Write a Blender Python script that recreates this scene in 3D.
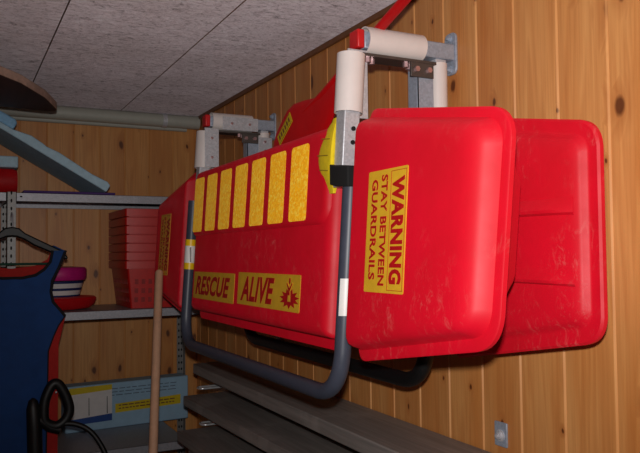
import bpy, bmesh, math, random
from mathutils import Vector, Matrix
random.seed(4)
for o in list(bpy.data.objects): bpy.data.objects.remove(o)
S = bpy.context.scene
COL = S.collection
ZC = 1.5                       # camera height

# ------------------------------------------------------------------ camera, world, light, exposure
cam = bpy.data.cameras.new('camera'); camo = bpy.data.objects.new('camera', cam); COL.objects.link(camo)
cam.sensor_fit = 'HORIZONTAL'; cam.sensor_width = 36.0; cam.lens = 718.6/640*36.0; cam.clip_start = 0.02
CR = Matrix(((0.89119351, -0.00788946, -0.45355473), (-0.45349765, -0.03903054, -0.89040244), (-0.01067769, 0.99920687, -0.03836161)))
M4 = CR.to_4x4(); M4.translation = Vector((0, 0, ZC)); camo.matrix_world = M4
S.camera = camo
W = bpy.data.worlds.new('world'); S.world = W; W.use_nodes = True
W.node_tree.nodes['Background'].inputs[0].default_value = (0.9, 0.95, 1.0, 1)
W.node_tree.nodes['Background'].inputs[1].default_value = 0.05
fl = bpy.data.lights.new('camera_flash', 'SPOT'); fl.energy = 114; fl.color = (1.0, 0.968, 0.935)
fl.shadow_soft_size = 0.022; fl.spot_size = math.radians(105); fl.spot_blend = 1.0
flo = bpy.data.objects.new('camera_flash', fl); COL.objects.link(flo)
fm = CR.to_4x4(); fm.translation = Vector((0, 0, ZC)) + CR @ Vector((0.0, 0.10, 0.0)); flo.matrix_world = fm @ Matrix.Rotation(math.radians(10), 4, 'X') @ Matrix.Rotation(math.radians(-8), 4, 'Y')
S.view_settings.view_transform = 'Standard'; S.view_settings.look = 'None'
S.view_settings.exposure = 0.0; S.view_settings.gamma = 1.0; S.view_settings.use_curve_mapping = False

# ------------------------------------------------------------------ materials
def lin(*c):
    f = lambda v: (v/255/12.92 if v/255 <= .04045 else ((v/255+.055)/1.055)**2.4)
    return tuple(f(v) for v in c) + (1,)
class NT:
    def __init__(s, name):
        s.m = bpy.data.materials.new(name); s.m.use_nodes = True; s.t = s.m.node_tree
        s.b = s.t.nodes['Principled BSDF']
    def n(s, ty, **k):
        o = s.t.nodes.new(ty)
        for a, v in k.items(): setattr(o, a, v)
        return o
    def l(s, a, b): s.t.links.new(a, b)
    def math(s, op, a, b=None, c=None, clamp=False):
        o = s.n('ShaderNodeMath', operation=op); o.use_clamp = clamp
        for i, v in enumerate((a, b, c)):
            if v is None: continue
            if isinstance(v, (int, float)): o.inputs[i].default_value = v
            else: s.l(v, o.inputs[i])
        return o.outputs[0]
    def mix(s, f, a, b, mode='MIX'):
        o = s.n('ShaderNodeMix', data_type='RGBA', blend_type=mode)
        for k, v in ((0, f), (6, a), (7, b)):
            if isinstance(v, (int, float, tuple)): o.inputs[k].default_value = v
            else: s.l(v, o.inputs[k])
        return o.outputs[2]
    def ramp(s, f, *st):
        o = s.n('ShaderNodeValToRGB'); e = o.color_ramp.elements
        while len(e) < len(st): e.new(.5)
        for q, (p, c) in zip(e, st): q.position = p; q.color = c if isinstance(c, tuple) else (c, c, c, 1)
        s.l(f, o.inputs[0]); return o.outputs[0]
    def noise(s, vec, sc, det=3, rough=.5, dist=0):
        o = s.n('ShaderNodeTexNoise'); o.inputs['Scale'].default_value = sc; o.inputs['Detail'].default_value = det
        o.inputs['Roughness'].default_value = rough; o.inputs['Distortion'].default_value = dist
        if vec is not None: s.l(vec, o.inputs['Vector'])
        return o.outputs[0]
    def coord(s): return s.n('ShaderNodeTexCoord').outputs['Object']
    def xyz(s, v):
        o = s.n('ShaderNodeSeparateXYZ'); s.l(v, o.inputs[0]); return o.outputs
    def comb(s, x, y, z):
        o = s.n('ShaderNodeCombineXYZ')
        for i, v in enumerate((x, y, z)):
            if isinstance(v, (int, float)): o.inputs[i].default_value = v
            else: s.l(v, o.inputs[i])
        return o.outputs[0]
    def bump(s, h, st=.3, d=.002):
        o = s.n('ShaderNodeBump'); o.inputs['Strength'].default_value = st; o.inputs['Distance'].default_value = d
        s.l(h, o.inputs['Height']); s.l(o.outputs[0], s.b.inputs['Normal'])
    def col(s, c):
        if isinstance(c, tuple): s.b.inputs['Base Color'].default_value = c
        else: s.l(c, s.b.inputs['Base Color'])
    def set(s, rough=.5, metal=0, spec=.5):
        s.b.inputs['Roughness'].default_value = rough; s.b.inputs['Metallic'].default_value = metal
        s.b.inputs['Specular IOR Level'].default_value = spec

def plain(name, c, rough=.5, metal=0, var=.12, sc=25, spec=.5, bump=0):
    t = NT(name); n = t.noise(t.coord(), sc, 4, .6)
    dark = tuple(v*(1-var) for v in c[:3]) + (1,); lite = tuple(min(1, v*(1+var)) for v in c[:3]) + (1,)
    t.col(t.ramp(n, (.3, dark), (.7, lite))); t.set(rough, metal, spec)
    if bump: t.bump(n, bump, .003)
    return t.m

def pine(name, axis, phase, pitch, base, light, dark, knot, kscale=2.0, seed=0.0):
    t = NT(name); X = t.xyz(t.coord()); u = X[axis]; v = X[2]
    q = t.math('DIVIDE', t.math('SUBTRACT', u, phase), pitch)
    pid = t.math('FLOOR', q); fr = t.math('SUBTRACT', q, pid)
    wn = t.n('ShaderNodeTexWhiteNoise', noise_dimensions='1D'); t.l(t.math('ADD', pid, seed), wn.inputs['W'])
    r = wn.outputs[0]; off = t.math('MULTIPLY', r, 37.0)
    vv = t.math('ADD', v, off)
    # knots: a few per plank
    vo = t.n('ShaderNodeTexVoronoi', feature='F1', voronoi_dimensions='2D'); vo.inputs['Scale'].default_value = 1.0; vo.inputs['Randomness'].default_value = 1.0
    wob = t.noise(t.comb(t.math('MULTIPLY', u, 9), t.math('MULTIPLY', vv, 5), r), 3, 2)
    t.l(t.comb(t.math('ADD', t.math('MULTIPLY', q, 1.0), t.math('MULTIPLY', wob, .12)), t.math('MULTIPLY', vv, kscale), 0.0), vo.inputs['Vector'])
    sc = t.n('ShaderNodeSeparateColor'); t.l(vo.outputs['Color'], sc.inputs[0])
    size = t.math('ADD', .025, t.math('MULTIPLY', t.math('POWER', sc.outputs[0], 3.0), .11))
    kd = t.math('DIVIDE', vo.outputs['Distance'], size)
    core = t.ramp(kd, (.55, 1.0), (1.0, 0.0)); halo = t.ramp(t.math('MULTIPLY', kd, .25), (.18, 1.0), (.75, 0.0))
    bend = t.math('MULTIPLY', halo, .35)
    # grain
    g1 = t.noise(t.comb(t.math('ADD', t.math('MULTIPLY', u, 13), bend), t.math('MULTIPLY', vv, .7), r), 1.0, 2, .5, .3)
    g1 = t.math('FRACT', t.math('MULTIPLY', g1, 9.0)); g1 = t.ramp(g1, (0, 0.0), (.75, 1.0), (1.0, 0.15))
    g2 = t.noise(t.comb(t.math('MULTIPLY', u, 160), t.math('MULTIPLY', vv, 4), r), 1.0, 4, .6)
    big = t.noise(t.comb(t.math('MULTIPLY', u, 11), t.math('MULTIPLY', vv, 1.3), t.math('MULTIPLY', r, 9)), 1.0, 3, .5)
    c = t.mix(t.ramp(big, (.3, 0.0), (.72, 1.0)), base, light)
    c = t.mix(t.math('MULTIPLY', g1, .28), c, dark)
    c = t.mix(t.math('MULTIPLY', t.ramp(g2, (.42, 0.0), (.75, 1.0)), .35), c, dark)
    c = t.mix(t.math('MULTIPLY', t.math('SUBTRACT', r, .15, clamp=True), .34), c, dark)
    c = t.mix(t.math('MULTIPLY', halo, .5), c, dark)
    c = t.mix(t.math('MULTIPLY', core, .88), c, knot)
    edge = t.math('LESS_THAN', fr, .022)
    c = t.mix(t.math('MULTIPLY', edge, .35), c, light)  # paints the groove chamfer lighter, as if it caught the flash
    t.col(c); t.set(.42, 0, .45); t.bump(g2, .12, .001)
    return t.m

def red_plastic(name='red_plastic', c1=lin(212, 11, 38), c2=lin(198, 8, 30), scuff=1.0):
    t = NT(name); v = t.coord(); n = t.noise(v, 6, 4, .6)
    X = t.xyz(v)
    s1 = t.noise(t.comb(t.math('MULTIPLY', X[0], 30), t.math('MULTIPLY', X[1], 46), t.math('MULTIPLY', X[2], 26)), 1.0, 8, .8, 1.0)
    s2 = t.noise(v, 5.0, 2); 
    m = t.math('MULTIPLY', t.ramp(s1, (.53, 0.0), (.68, 1.0)), t.ramp(s2, (.44, 0.0), (.66, 1.0)))
    c = t.mix(t.ramp(n, (.35, 0.0), (.7, 1.0)), c1, c2)
    c = t.mix(t.math('MULTIPLY', m, .30*scuff), c, lin(215, 150, 140))
    t.col(c); t.set(.36, 0, .38); t.b.inputs['Diffuse Roughness'].default_value = .35
    rr = t.ramp(n, (.3, .50), (.7, .60)); t.l(rr, t.b.inputs['Roughness'])
    t.bump(s1, .06, .0008)
    return t.m

def glitter(name):
    t = NT(name); v = t.coord()
    vo = t.n('ShaderNodeTexVoronoi'); vo.inputs['Scale'].default_value = 140; t.l(v, vo.inputs['Vector'])
    sc = t.n('ShaderNodeSeparateColor'); t.l(vo.outputs['Color'], sc.inputs[0])
    n2 = t.noise(v, 60, 3)
    c = t.ramp(sc.outputs[0], (0.0, lin(244, 166, 6)), (.55, lin(255, 186, 16)), (1.0, lin(255, 214, 70)))
    c = t.mix(t.math('MULTIPLY', t.ramp(n2, (.4, 0.0), (.7, 1.0)), .3), c, lin(214, 140, 14))
    t.col(c); t.set(.45); t.b.inputs['Diffuse Roughness'].default_value = 1.0; t.b.inputs['Sheen Weight'].default_value = .5; t.b.inputs['Sheen Tint'].default_value = (1, .72, .15, 1); t.b.inputs['Sheen Roughness'].default_value = .4; return t.m

def woodwool(name):
    t = NT(name); v = t.coord(); X = t.xyz(v)
    a = t.noise(t.comb(t.math('MULTIPLY', X[0], 22), t.math('MULTIPLY', X[1], 44), X[2]), 1.0, 6, .75, 1.4)
    b = t.noise(t.comb(t.math('MULTIPLY', X[0], 75), t.math('MULTIPLY', X[1], 75), X[2]), 1.0, 4, .7, .8)
    e = t.noise(v, 3.0, 3)
    c = t.ramp(a, (.3, lin(140, 126, 130)), (.47, lin(236, 222, 228)), (.7, lin(255, 247, 252)))
    c = t.mix(t.math('MULTIPLY', t.ramp(b, (.55, 0.0), (.72, 1.0)), .45), c, lin(85, 73, 70))
    c = t.mix(t.math('MULTIPLY', t.ramp(e, (.4, 0.0), (.75, 1.0)), .22), c, lin(140, 118, 105))
    t.col(c); t.set(.95, 0, .1); t.b.inputs['Diffuse Roughness'].default_value = 1.0; t.bump(t.math('ADD', a, b), 1.0, .007); return t.m

def galvanized(name, c=lin(140, 140, 145)):
    t = NT(name); v = t.coord()
    vo = t.n('ShaderNodeTexVoronoi'); vo.inputs['Scale'].default_value = 170; t.l(v, vo.inputs['Vector'])
    sc = t.n('ShaderNodeSeparateColor'); t.l(vo.outputs['Color'], sc.inputs[0])
    d = tuple(k*.8 for k in c[:3]) + (1,)
    t.col(t.ramp(sc.outputs[0], (0, d), (1, c))); t.set(.45, .3); return t.m

def weathered(name, c=lin(148, 139, 134)):
    t = NT(name); v = t.coord(); X = t.xyz(v)
    g = t.noise(t.comb(t.math('MULTIPLY', X[0], 55), t.math('MULTIPLY', X[1], 2.5), t.math('MULTIPLY', X[2], 55)), 1.0, 5, .65, .3)
    st = t.noise(v, 5, 4, .6)
    d = tuple(k*.62 for k in c[:3]) + (1,)
    cc = t.ramp(g, (.3, d), (.7, c))
    cc = t.mix(t.math('MULTIPLY', t.ramp(st, (.56, 0.0), (.66, 1.0)), .3), cc, tuple(min(1, k*1.5) for k in c[:3]) + (1,))
    t.col(cc); t.set(.55, 0, .35); t.bump(g, .3, .001); return t.m

MAT = {}
MAT['wall_r'] = pine('pine_wall', 1, 1.377, .1448, lin(204, 132, 68), lin(222, 164, 100), lin(166, 94, 42), lin(84, 40, 18), 3.6)
MAT['wall_b'] = pine('pine_back_wall', 0, .437, .136, lin(206, 138, 72), lin(222, 164, 98), lin(160, 92, 42), lin(80, 38, 16), 3.8, 11.0)
MAT['ceil'] = woodwool('wood_wool_board')
MAT['floor'] = plain('concrete', lin(110, 105, 100), .8)
MAT['side'] = plain('side_wall_wood', lin(190, 130, 80), .6)
MAT['brown'] = plain('brown_trim', lin(120, 76, 44), .5)
MAT['red'] = red_plastic()
MAT['red2'] = red_plastic('red_plastic_plain', lin(196, 12, 22), lin(176, 8, 16), .25)
MAT['paddle'] = red_plastic('red_paddle_plastic', lin(190, 6, 12), lin(170, 5, 10), .15)
MAT['stripe'] = glitter('yellow_reflective')
MAT['yellow'] = plain('yellow_sticker', lin(236, 184, 46), .4, var=.08)
MAT['letter'] = plain('red_lettering', lin(190, 18, 24), .5, var=.15, sc=60)
MAT['fabric'] = plain('yellow_fabric', lin(236, 206, 20), .8, var=.1, sc=60)
MAT['seam'] = plain('yellow_seam', lin(170, 140, 10), .8)
MAT['tube'] = plain('dark_grey_foam_tube', lin(66, 70, 84), .42, var=.08, sc=40)
MAT['black'] = plain('black_plastic', lin(13, 13, 14), .5)
MAT['strap'] = plain('black_webbing', lin(14, 14, 15), .85, var=.2, sc=120)
MAT['white'] = plain('white_pvc', lin(226, 216, 212), .35, var=.03)
MAT['tag'] = plain('white_tape', lin(240, 238, 235), .4, var=.03)
MAT['yellowtape'] = plain('yellow_tape', lin(250, 200, 20), .4, var=.05)
MAT['steel'] = galvanized('galvanized_steel', lin(208, 208, 214))
MAT['bsteel'] = galvanized('blue_grey_steel', lin(172, 182, 198))
MAT['shelf'] = galvanized('shelf_steel', lin(168, 168, 175))
MAT['post'] = galvanized('upright_steel', lin(138, 136, 134))
MAT['darksteel'] = plain('dark_steel', lin(92, 84, 80), .5, .5)
MAT['bolt'] = plain('bolt_steel', lin(206, 170, 172), .3, .7)
MAT['capred'] = plain('red_cap', lin(205, 26, 30), .45)
MAT['hole'] = plain('dark_hole', lin(18, 16, 15), .9)
MAT['pipe'] = plain('grey_pipe', lin(172, 172, 162), .5, var=.05)
MAT['plank'] = weathered('weathered_plank')
MAT['chrome'] = plain('bright_wire', lin(225, 225, 228), .25, .6)
MAT['foam'] = plain('pale_blue_foam', lin(176, 206, 222), .85, var=.1, sc=40, bump=.3)
MAT['foam2'] = plain('blue_foam', lin(142, 190, 226), .85, var=.18, sc=30, bump=.5)
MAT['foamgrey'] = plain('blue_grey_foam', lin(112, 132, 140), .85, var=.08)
MAT['slabfoam'] = plain('light_blue_board', lin(150, 184, 208), .8, var=.05)
MAT['bluepaper'] = plain('blue_print', lin(30, 70, 140), .6)
MAT['yprint'] = plain('yellow_print', lin(212, 186, 24), .5, var=.06)
MAT['white_print'] = plain('white_print', lin(220, 216, 214), .5, var=.05)
MAT['grey_print'] = plain('grey_print', lin(84, 100, 120), .6)
MAT['crate'] = plain('red_crate_plastic', lin(192, 22, 15), .45, var=.08)
MAT['darkred'] = plain('dark_red_grid', lin(150, 17, 13), .5)
MAT['magenta'] = plain('magenta_plastic', lin(190, 24, 118), .45)
MAT['purple'] = plain('purple_mat', lin(72, 40, 110), .7)
MAT['navy'] = plain('navy_cloth', lin(18, 62, 122), .85, var=.12, sc=14)
MAT['navyband'] = plain('navy_band', lin(20, 36, 90), .5)
MAT['redcloth'] = plain('red_cloth', lin(176, 26, 20), .85, var=.1)
MAT['binding'] = plain('dark_binding', lin(16, 14, 22), .85)
MAT['green'] = plain('green_bar', lin(16, 66, 50), .5)
MAT['stick'] = plain('stick_wood', lin(208, 162, 130), .6, var=.08)
MAT['darkwood'] = weathered('dark_board_wood', lin(74, 48, 42))
MAT['palewood'] = weathered('pale_board_edge', lin(206, 174, 156))

# ------------------------------------------------------------------ mesh helpers (world coordinates in, shifted to the thing's base)
def root(name, label, cat, loc, group=None):
    o = bpy.data.objects.new(name, None); COL.objects.link(o); o.location = loc
    o.empty_display_size = .1
    o['label'] = label; o['category'] = cat
    if group: o['group'] = group
    return o
def base_of(p):
    v = Vector((0, 0, 0))
    while p is not None: v += Vector(p.location); p = p.parent
    return v
def mk(name, bm, mat, parent=None, smooth=40, bevel=0, wn=False, **props):
    off = base_of(parent)
    bmesh.ops.remove_doubles(bm, verts=bm.verts, dist=1e-6)
    bmesh.ops.recalc_face_normals(bm, faces=bm.faces)
    if parent is not None: bmesh.ops.translate(bm, verts=bm.verts, vec=-off)
    if smooth:
        for f in bm.faces: f.smooth = True
        for e in bm.edges:
            e.smooth = not (len(e.link_faces) == 2 and e.calc_face_angle(0) > math.radians(smooth))
    else:
        for f in bm.faces: f.smooth = False
    me = bpy.data.meshes.new(name); bm.to_mesh(me); bm.free()
    for m in (mat if isinstance(mat, (list, tuple)) else [mat]): me.materials.append(MAT[m] if isinstance(m, str) else m)
    o = bpy.data.objects.new(name, me); COL.objects.link(o)
    if parent is not None: o.parent = parent
    if bevel:
        b = o.modifiers.new('bevel', 'BEVEL'); b.width = bevel; b.segments = 2; b.limit_method = 'ANGLE'; b.angle_limit = math.radians(40)
    if wn:
        w = o.modifiers.new('wn', 'WEIGHTED_NORMAL'); w.keep_sharp = True; w.weight = 60
    for k, v in props.items(): o[k] = v
    return o
def lone(name, bm, mat, label, cat, group=None, **k):
    o = mk(name, bm, mat, None, **k)
    # move origin to base
    xs = [v.co for v in o.data.vertices]
    c = Vector(((min(v.x for v in xs)+max(v.x for v in xs))/2, (min(v.y for v in xs)+max(v.y for v in xs))/2, min(v.z for v in xs)))
    for v in o.data.vertices: v.co -= c
    o.location = c; o['label'] = label; o['category'] = cat
    if group: o['group'] = group
    return o
def B(): return bmesh.new()
def box(bm, a, b, mi=0, rot=None, piv=None):
    x0, y0, z0 = a; x1, y1, z1 = b
    vs = [Vector(p) for p in ((x0,y0,z0),(x1,y0,z0),(x1,y1,z0),(x0,y1,z0),(x0,y0,z1),(x1,y0,z1),(x1,y1,z1),(x0,y1,z1))]
    if rot is not None:
        pv = Vector(piv) if piv is not None else (Vector(a)+Vector(b))/2
        vs = [pv + rot @ (v-pv) for v in vs]
    vs = [bm.verts.new(v) for v in vs]
    for f in ((0,1,2,3),(4,5,6,7),(0,1,5,4),(1,2,6,5),(2,3,7,6),(3,0,4,7)):
        bm.faces.new([vs[i] for i in f]).material_index = mi
    return bm
def loft(bm, loops, cap0=True, cap1=True, mi=0, closed=True):
    L = [[bm.verts.new(p) for p in lp] for lp in loops]
    n = len(L[0])
    for a, b in zip(L, L[1:]):
        for i in range(n if closed else n-1):
            j = (i+1) % n
            bm.faces.new((a[i], a[j], b[j], b[i])).material_index = mi
    if cap0: bm.faces.new(L[0]).material_index = mi
    if cap1: bm.faces.new(L[-1][::-1]).material_index = mi
    return bm
def frame(d):
    d = Vector(d).normalized(); a = Vector((0, 0, 1)) if abs(d.z) < .9 else Vector((1, 0, 0))
    u = d.cross(a).normalized(); return u, d.cross(u).normalized()
def smooth_path(P, n=6, closed=False):
    P = [Vector(p) for p in P]; m = len(P); out = []
    for i in range(m if closed else m-1):
        a, b, c, d = (P[(i+k) % m] if closed else P[min(max(i+k, 0), m-1)] for k in (-1, 0, 1, 2))
        for k in range(n):
            t = k/n; out.append(.5*((2*b)+(c-a)*t+(2*a-5*b+4*c-d)*t*t+(3*b-a-3*c+d)*t**3))
    out.append(out[0] if closed else P[-1]); return out
def tube(bm, pts, r, n=16, mi=0, ry=None):
    pts = [Vector(p) for p in pts]; loops = []; pu = None
    for i, p in enumerate(pts):
        d = (pts[min(i+1, len(pts)-1)]-pts[max(i-1, 0)]).normalized()
        if pu is None: u, v = frame(d)
        else:
            u = (pu - d*pu.dot(d)).normalized(); v = d.cross(u)
        pu = u; rr = r[i] if isinstance(r, (list, tuple)) else r
        loops.append([p + u*math.cos(t)*rr + v*math.sin(t)*rr for t in [2*math.pi*k/n for k in range(n)]])
    return loft(bm, loops, mi=mi)
def pipe_hollow(bm, a, b, r, w, n=28, mi=0):
    a = Vector(a); b = Vector(b); u, v = frame(b-a)
    ring = lambda p, q: [p + u*math.cos(t)*q + v*math.sin(t)*q for t in [2*math.pi*k/n for k in range(n)]]
    lp = [ring(a, r), ring(b, r), ring(b, r-w), ring(a, r-w), ring(a, r)]
    return loft(bm, lp, False, False, mi)
def lathe(bm, prof, c, n=40, mi=0, ax='z'):
    loops = []
    for r, h in prof:
        lp = []
        for k in range(n):
            t = 2*math.pi*k/n
            if ax == 'z': lp.append(Vector(c)+Vector((r*math.cos(t), r*math.sin(t), h)))
            else: lp.append(Vector(c)+Vector((h, r*math.cos(t), r*math.sin(t))))
        loops.append(lp)
    return loft(bm, loops, mi=mi)
def arc_path(pts, rad, n=8):
    pts = [Vector(p) for p in pts]; out = [pts[0]]
    for i in range(1, len(pts)-1):
        p = pts[i]; a = (pts[i-1]-p); b = (pts[i+1]-p); r = min(rad, a.length*.49, b.length*.49)
        A = p+a.normalized()*r; C = p+b.normalized()*r
        # circular arc for near right angles
        for k in range(n+1):
            t = k/n; out.append((1-t)**2*A + 2*t*(1-t)*(p*.86+(A+C)/2*.14) + t*t*C)
    out.append(pts[-1]); return out
def inset_poly(P, d):
    n = len(P); out = []
    ds = d if isinstance(d, (list, tuple)) else [d]*n
    lines = []
    for i in range(n):
        a = Vector(P[i]); b = Vector(P[(i+1) % n]); e = (b-a).normalized(); nn = Vector((-e.y, e.x))
        lines.append((a+nn*ds[i], e))
    for i in range(n):
        p, e = lines[i-1]; q, g = lines[i]
        den = e.x*g.y-e.y*g.x; w = q-p
        t = (w.x*g.y-w.y*g.x)/den
        out.append(p+e*t)
    return out
def round_poly(P, rs, n=6):
    out = []; m = len(P)
    for i in range(m):
        p = Vector(P[i]); a = Vector(P[i-1])-p; b = Vector(P[(i+1) % m])-p
        r = rs[i]; r = min(r, a.length*.48, b.length*.48)
        A = p+a.normalized()*r; C = p+b.normalized()*r
        for k in range(n+1):
            t = k/n; out.append((1-t)**2*A+2*t*(1-t)*(p*.88+(A+C)/2*.12)+t*t*C)
    return out
def tray(bm, P, rs, levels, tilt=0.0, n=7, cap0=True, cap1=True, mi=0):
    """P: outline corners in (y, z), counter-clockwise for a +x viewer; levels: (inset, x, extra corner radius)"""
    loops = []
    for L in levels:
        d, x = L[0], L[1]; er = L[2] if len(L) > 2 else 0
        Q = inset_poly(P, d) if (isinstance(d, (list, tuple)) or d) else [Vector(p) for p in P]
        dm = max(d) if isinstance(d, (list, tuple)) else d
        R = round_poly(Q, [max(.012, r-dm*.5+er) for r in rs], n)
        loops.append([Vector((x+tilt*(q.y-1.5), q.x, q.y)) for q in R])
    return loft(bm, loops, cap0, cap1, mi)
def prism(bm, pts2, f, t, mi=0):
    """polygon pts2 mapped by f(u, v, w) with w=0..t"""
    lo = [bm.verts.new(f(u, v, 0)) for u, v in pts2]; hi = [bm.verts.new(f(u, v, t)) for u, v in pts2]
    n = len(lo)
    for i in range(n):
        j = (i+1) % n; bm.faces.new((lo[i], lo[j], hi[j], hi[i])).material_index = mi
    bm.faces.new(lo[::-1]).material_index = mi; bm.faces.new(hi).material_index = mi
    return bm
def text_bm(txt, w, h, f, t=.0006, shear=0, bold=.012, space=1.0):
    """text fitted to w x h, centred, mapped by f(u, v, depth)"""
    cu = bpy.data.curves.new('t', 'FONT'); cu.body = txt; cu.align_x = 'CENTER'; cu.align_y = 'CENTER'; cu.size = 1
    cu.offset = bold; cu.space_character = space; cu.shear = shear; cu.resolution_u = 3
    ob = bpy.data.objects.new('t', cu); COL.objects.link(ob)
    dg = bpy.context.evaluated_depsgraph_get(); dg.update()
    me = bpy.data.meshes.new_from_object(ob.evaluated_get(dg))
    bpy.data.objects.remove(ob); bpy.data.curves.remove(cu)
    bm = B(); bm.from_mesh(me); bpy.data.meshes.remove(me)
    xs = [v.co.x for v in bm.verts]; ys = [v.co.y for v in bm.verts]
    sx = w/(max(xs)-min(xs)); sy = h/(max(ys)-min(ys)); cx = (max(xs)+min(xs))/2; cy = (max(ys)+min(ys))/2
    for v in bm.verts: v.co = Vector(((v.co.x-cx)*sx, (v.co.y-cy)*sy, 0))
    g = bmesh.ops.extrude_face_region(bm, geom=bm.faces[:])
    up = {v for v in g['geom'] if isinstance(v, bmesh.types.BMVert)}
    for v in bm.verts:
        v.co = Vector(f(v.co.x, v.co.y, t if v in up else 0))
    return bm
def join(bm, other):
    me = bpy.data.meshes.new('j'); other.to_mesh(me); other.free(); bm.from_mesh(me); bpy.data.meshes.remove(me); return bm
def copy_tree(o, parent=None):
    c = o.copy(); COL.objects.link(c); c.parent = parent
    for ch in list(o.children): copy_tree(ch, c)
    return c
def struct(name, bm, mat, **k): return mk(name, bm, mat, None, kind='structure', **k)

# ------------------------------------------------------------------ the room
XR, YB, XL, H = 1.256, 4.05, -1.05, 2.30
def plank_profile(u0, u1, phase, pitch):
    """(u, depth) polyline with tongue and groove joints"""
    out = [(u0, 0)]; k = math.ceil((u0-phase)/pitch+1e-6)
    while phase+k*pitch < u1-.01:
        s = phase+k*pitch
        out += [(s-.0045, 0), (s-.002, .0045), (s+.0005, .0045), (s+.004, 0)]; k += 1
    return out+[(u1, 0)]
bm = B(); pr = plank_profile(-.9, YB+.02, 1.377, .1448)
loft(bm, [[Vector((XR+d, u, z)) for u, d in pr] + [Vector((XR+.04, YB+.02, z)), Vector((XR+.04, -.9, z))] for z in (0, H)])
struct('wall_right', bm, 'wall_r', smooth=0)
bm = B(); pr = plank_profile(XL-.02, XR+.02, .437, .136)
loft(bm, [[Vector((u, YB+d, z)) for u, d in pr] + [Vector((XR+.02, YB+.04, z)), Vector((XL-.02, YB+.04, z))] for z in (0, H)])
struct('wall_back', bm, 'wall_b', smooth=0)
bm = B(); box(bm, (XL-.04, -.9, 0), (XL, YB, H)); struct('wall_left', bm, 'side', smooth=0)
bm = B(); box(bm, (XL, -.9, -.05), (XR, YB, 0)); struct('floor', bm, 'floor', smooth=0)
# ceiling of wood-wool boards with open joints
bm = B(); lp = []
xs = [XL-.04]
for k in range(-2, 2):
    s = .316+.4944*k
    if s > XL: xs += [s-.0024, s-.0014, s+.0014, s+.0024]
xs.append(XR+.04)
prof = [(xs[0], 0)] + [(x, .012 if i % 4 in (1, 2) else 0) for i, x in enumerate(xs[1:-1])] + [(xs[-1], 0)]
loft(bm, [[Vector((x, y, H+d)) for x, d in prof] + [Vector((XR+.04, y, H+.05)), Vector((XL-.04, y, H+.05))] for y in (-.9, YB+.04)])
for f in bm.faces:
    c = f.calc_center_median()
    if len(f.verts) == 4 and H+.001 < c.z < H+.02: f.material_index = 1
struct('ceiling', bm, ['ceil', 'brown'], smooth=0)
bm = B(); box(bm, (XR-.013, -.9, H-.022), (XR-.0002, YB-.001, H)); struct('trim_1', bm, 'brown', bevel=.003)

# ------------------------------------------------------------------ red rescue sled
T = .07
sled = root('rescue_sled', 'big red plastic twin hull sled with yellow stripes and stickers, strapped to the wall brackets', 'sled', (1.0, 2.2, 1.14))
RB = (.06, .035, .035, .06)
def end_hull(y0, y1, zb0, zb1, zt1, zt0, xf, xfl, xb, tilt, rb, mirror=None, ribs=False, lean=.0):
    """y0 = free end, y1 = end at the gap"""
    P = [(y0+lean, zb0), (y1, zb1), (y1, zt1), (y0, zt0)]; rs = list(rb)
    if mirror is not None: P = [(2*mirror-y, z) for y, z in P]; P = P[::-1]; rs = rs[::-1]
    bm = B(); dx = xfl-xf
    ins = [.030, .012, .022, .018]
    if mirror is not None: ins = [.022, .012, .030, .018]; 
    # inset order follows the edges of P
    if mirror is None: order = [.030, .002, .024, .026]        # bottom, gap side, top, free end
    else: order = [.024, .002, .030, .026]                      # mirrored list: top, gap side, bottom, free end
    gm = (1, .3, 1, 1.6)
    def I(k): return [o+k*m for o, m in zip(order, gm)]
    if not ribs:
        lv = [([.12]*4, xb, .03), ([.10]*4, xb-.03, .02), ([.055]*4, xfl+.05), ([.02]*4, xfl+.014), (0, xfl+.010), (0, xfl), (.004, xfl-.003),
              ([o*.85 for o in order], xfl-.002), (I(0), xfl-.010), (I(.006), xf+dx*.42), (I(.013), xf+dx*.2), (I(.024), xf+dx*.06), (I(.036), xf+.0005), (I(.05), xf)]
    else:
        gm = (1, .3, 1, 1); order = [order[0]+.008, .004, order[2]+.010, order[3]+.006]
        lv = [([.09]*4, xb, .02), ([.06]*4, xb-.03), ([.02]*4, xfl+.014), (0, xfl+.010), (0, xfl), (.005, xfl-.004),
              ([o*.8 for o in order], xfl-.001), (I(0), xfl-.004), (I(.006), xf+dx*.5), (I(.013), xf+dx*.28), (I(.030), xf+dx*.12), (I(.06), xf+dx*.03), (I(.09), xf), (I(.10), xf)]
    tray(bm, P, rs, lv, tilt)
    if ribs:
        s = -1 if mirror is None else 1
        for zz in (1.59, 1.443):
            a, b = y0+.05, y1-.06
            if mirror is not None: a, b = 2*mirror-b, 2*mirror-a
            n = 14; lps = []
            for i in range(n+1):
                t = i/n; y = a+(b-a)*t; e = min(1, min(t, 1-t)*5); hgt = .018*math.sin(e*math.pi/2)+.0004
                zs = zz+.004*(t-.5)
                lps.append([Vector((xf+.002, y, zs-.013)), Vector((xf-hgt*.8, y, zs-.008)), Vector((xf-hgt, y, zs-.002)), Vector((xf-hgt*.35, y, zs+.012)), Vector((xf+.002, y, zs+.026))])
            loft(bm, lps, True, True)
    return bm
MID = 2.2085
def both(mirror):
    return dict(mirror=MID if mirror else None)
OUT = (.992, 1.505, 1.324, 1.241, 1.856, 1.765)
def outer_end(m): return end_hull(OUT[0], OUT[1], OUT[2], OUT[3], OUT[4], OUT[5], .838, .884, 1.02, T, RB, lean=.018, **both(m))
h1 = mk('outer_end_hull', outer_end(False), 'red', sled, wn=True)
h2 = mk('outer_end_hull', outer_end(True), 'red', sled, wn=True)
def inner_end(m): return end_hull(1.018, 1.50, 1.318, 1.228, 1.853, 1.762, 1.122, 1.148, 1.235, 0, (.05, .03, .03, .05), ribs=True, **both(m))
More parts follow.
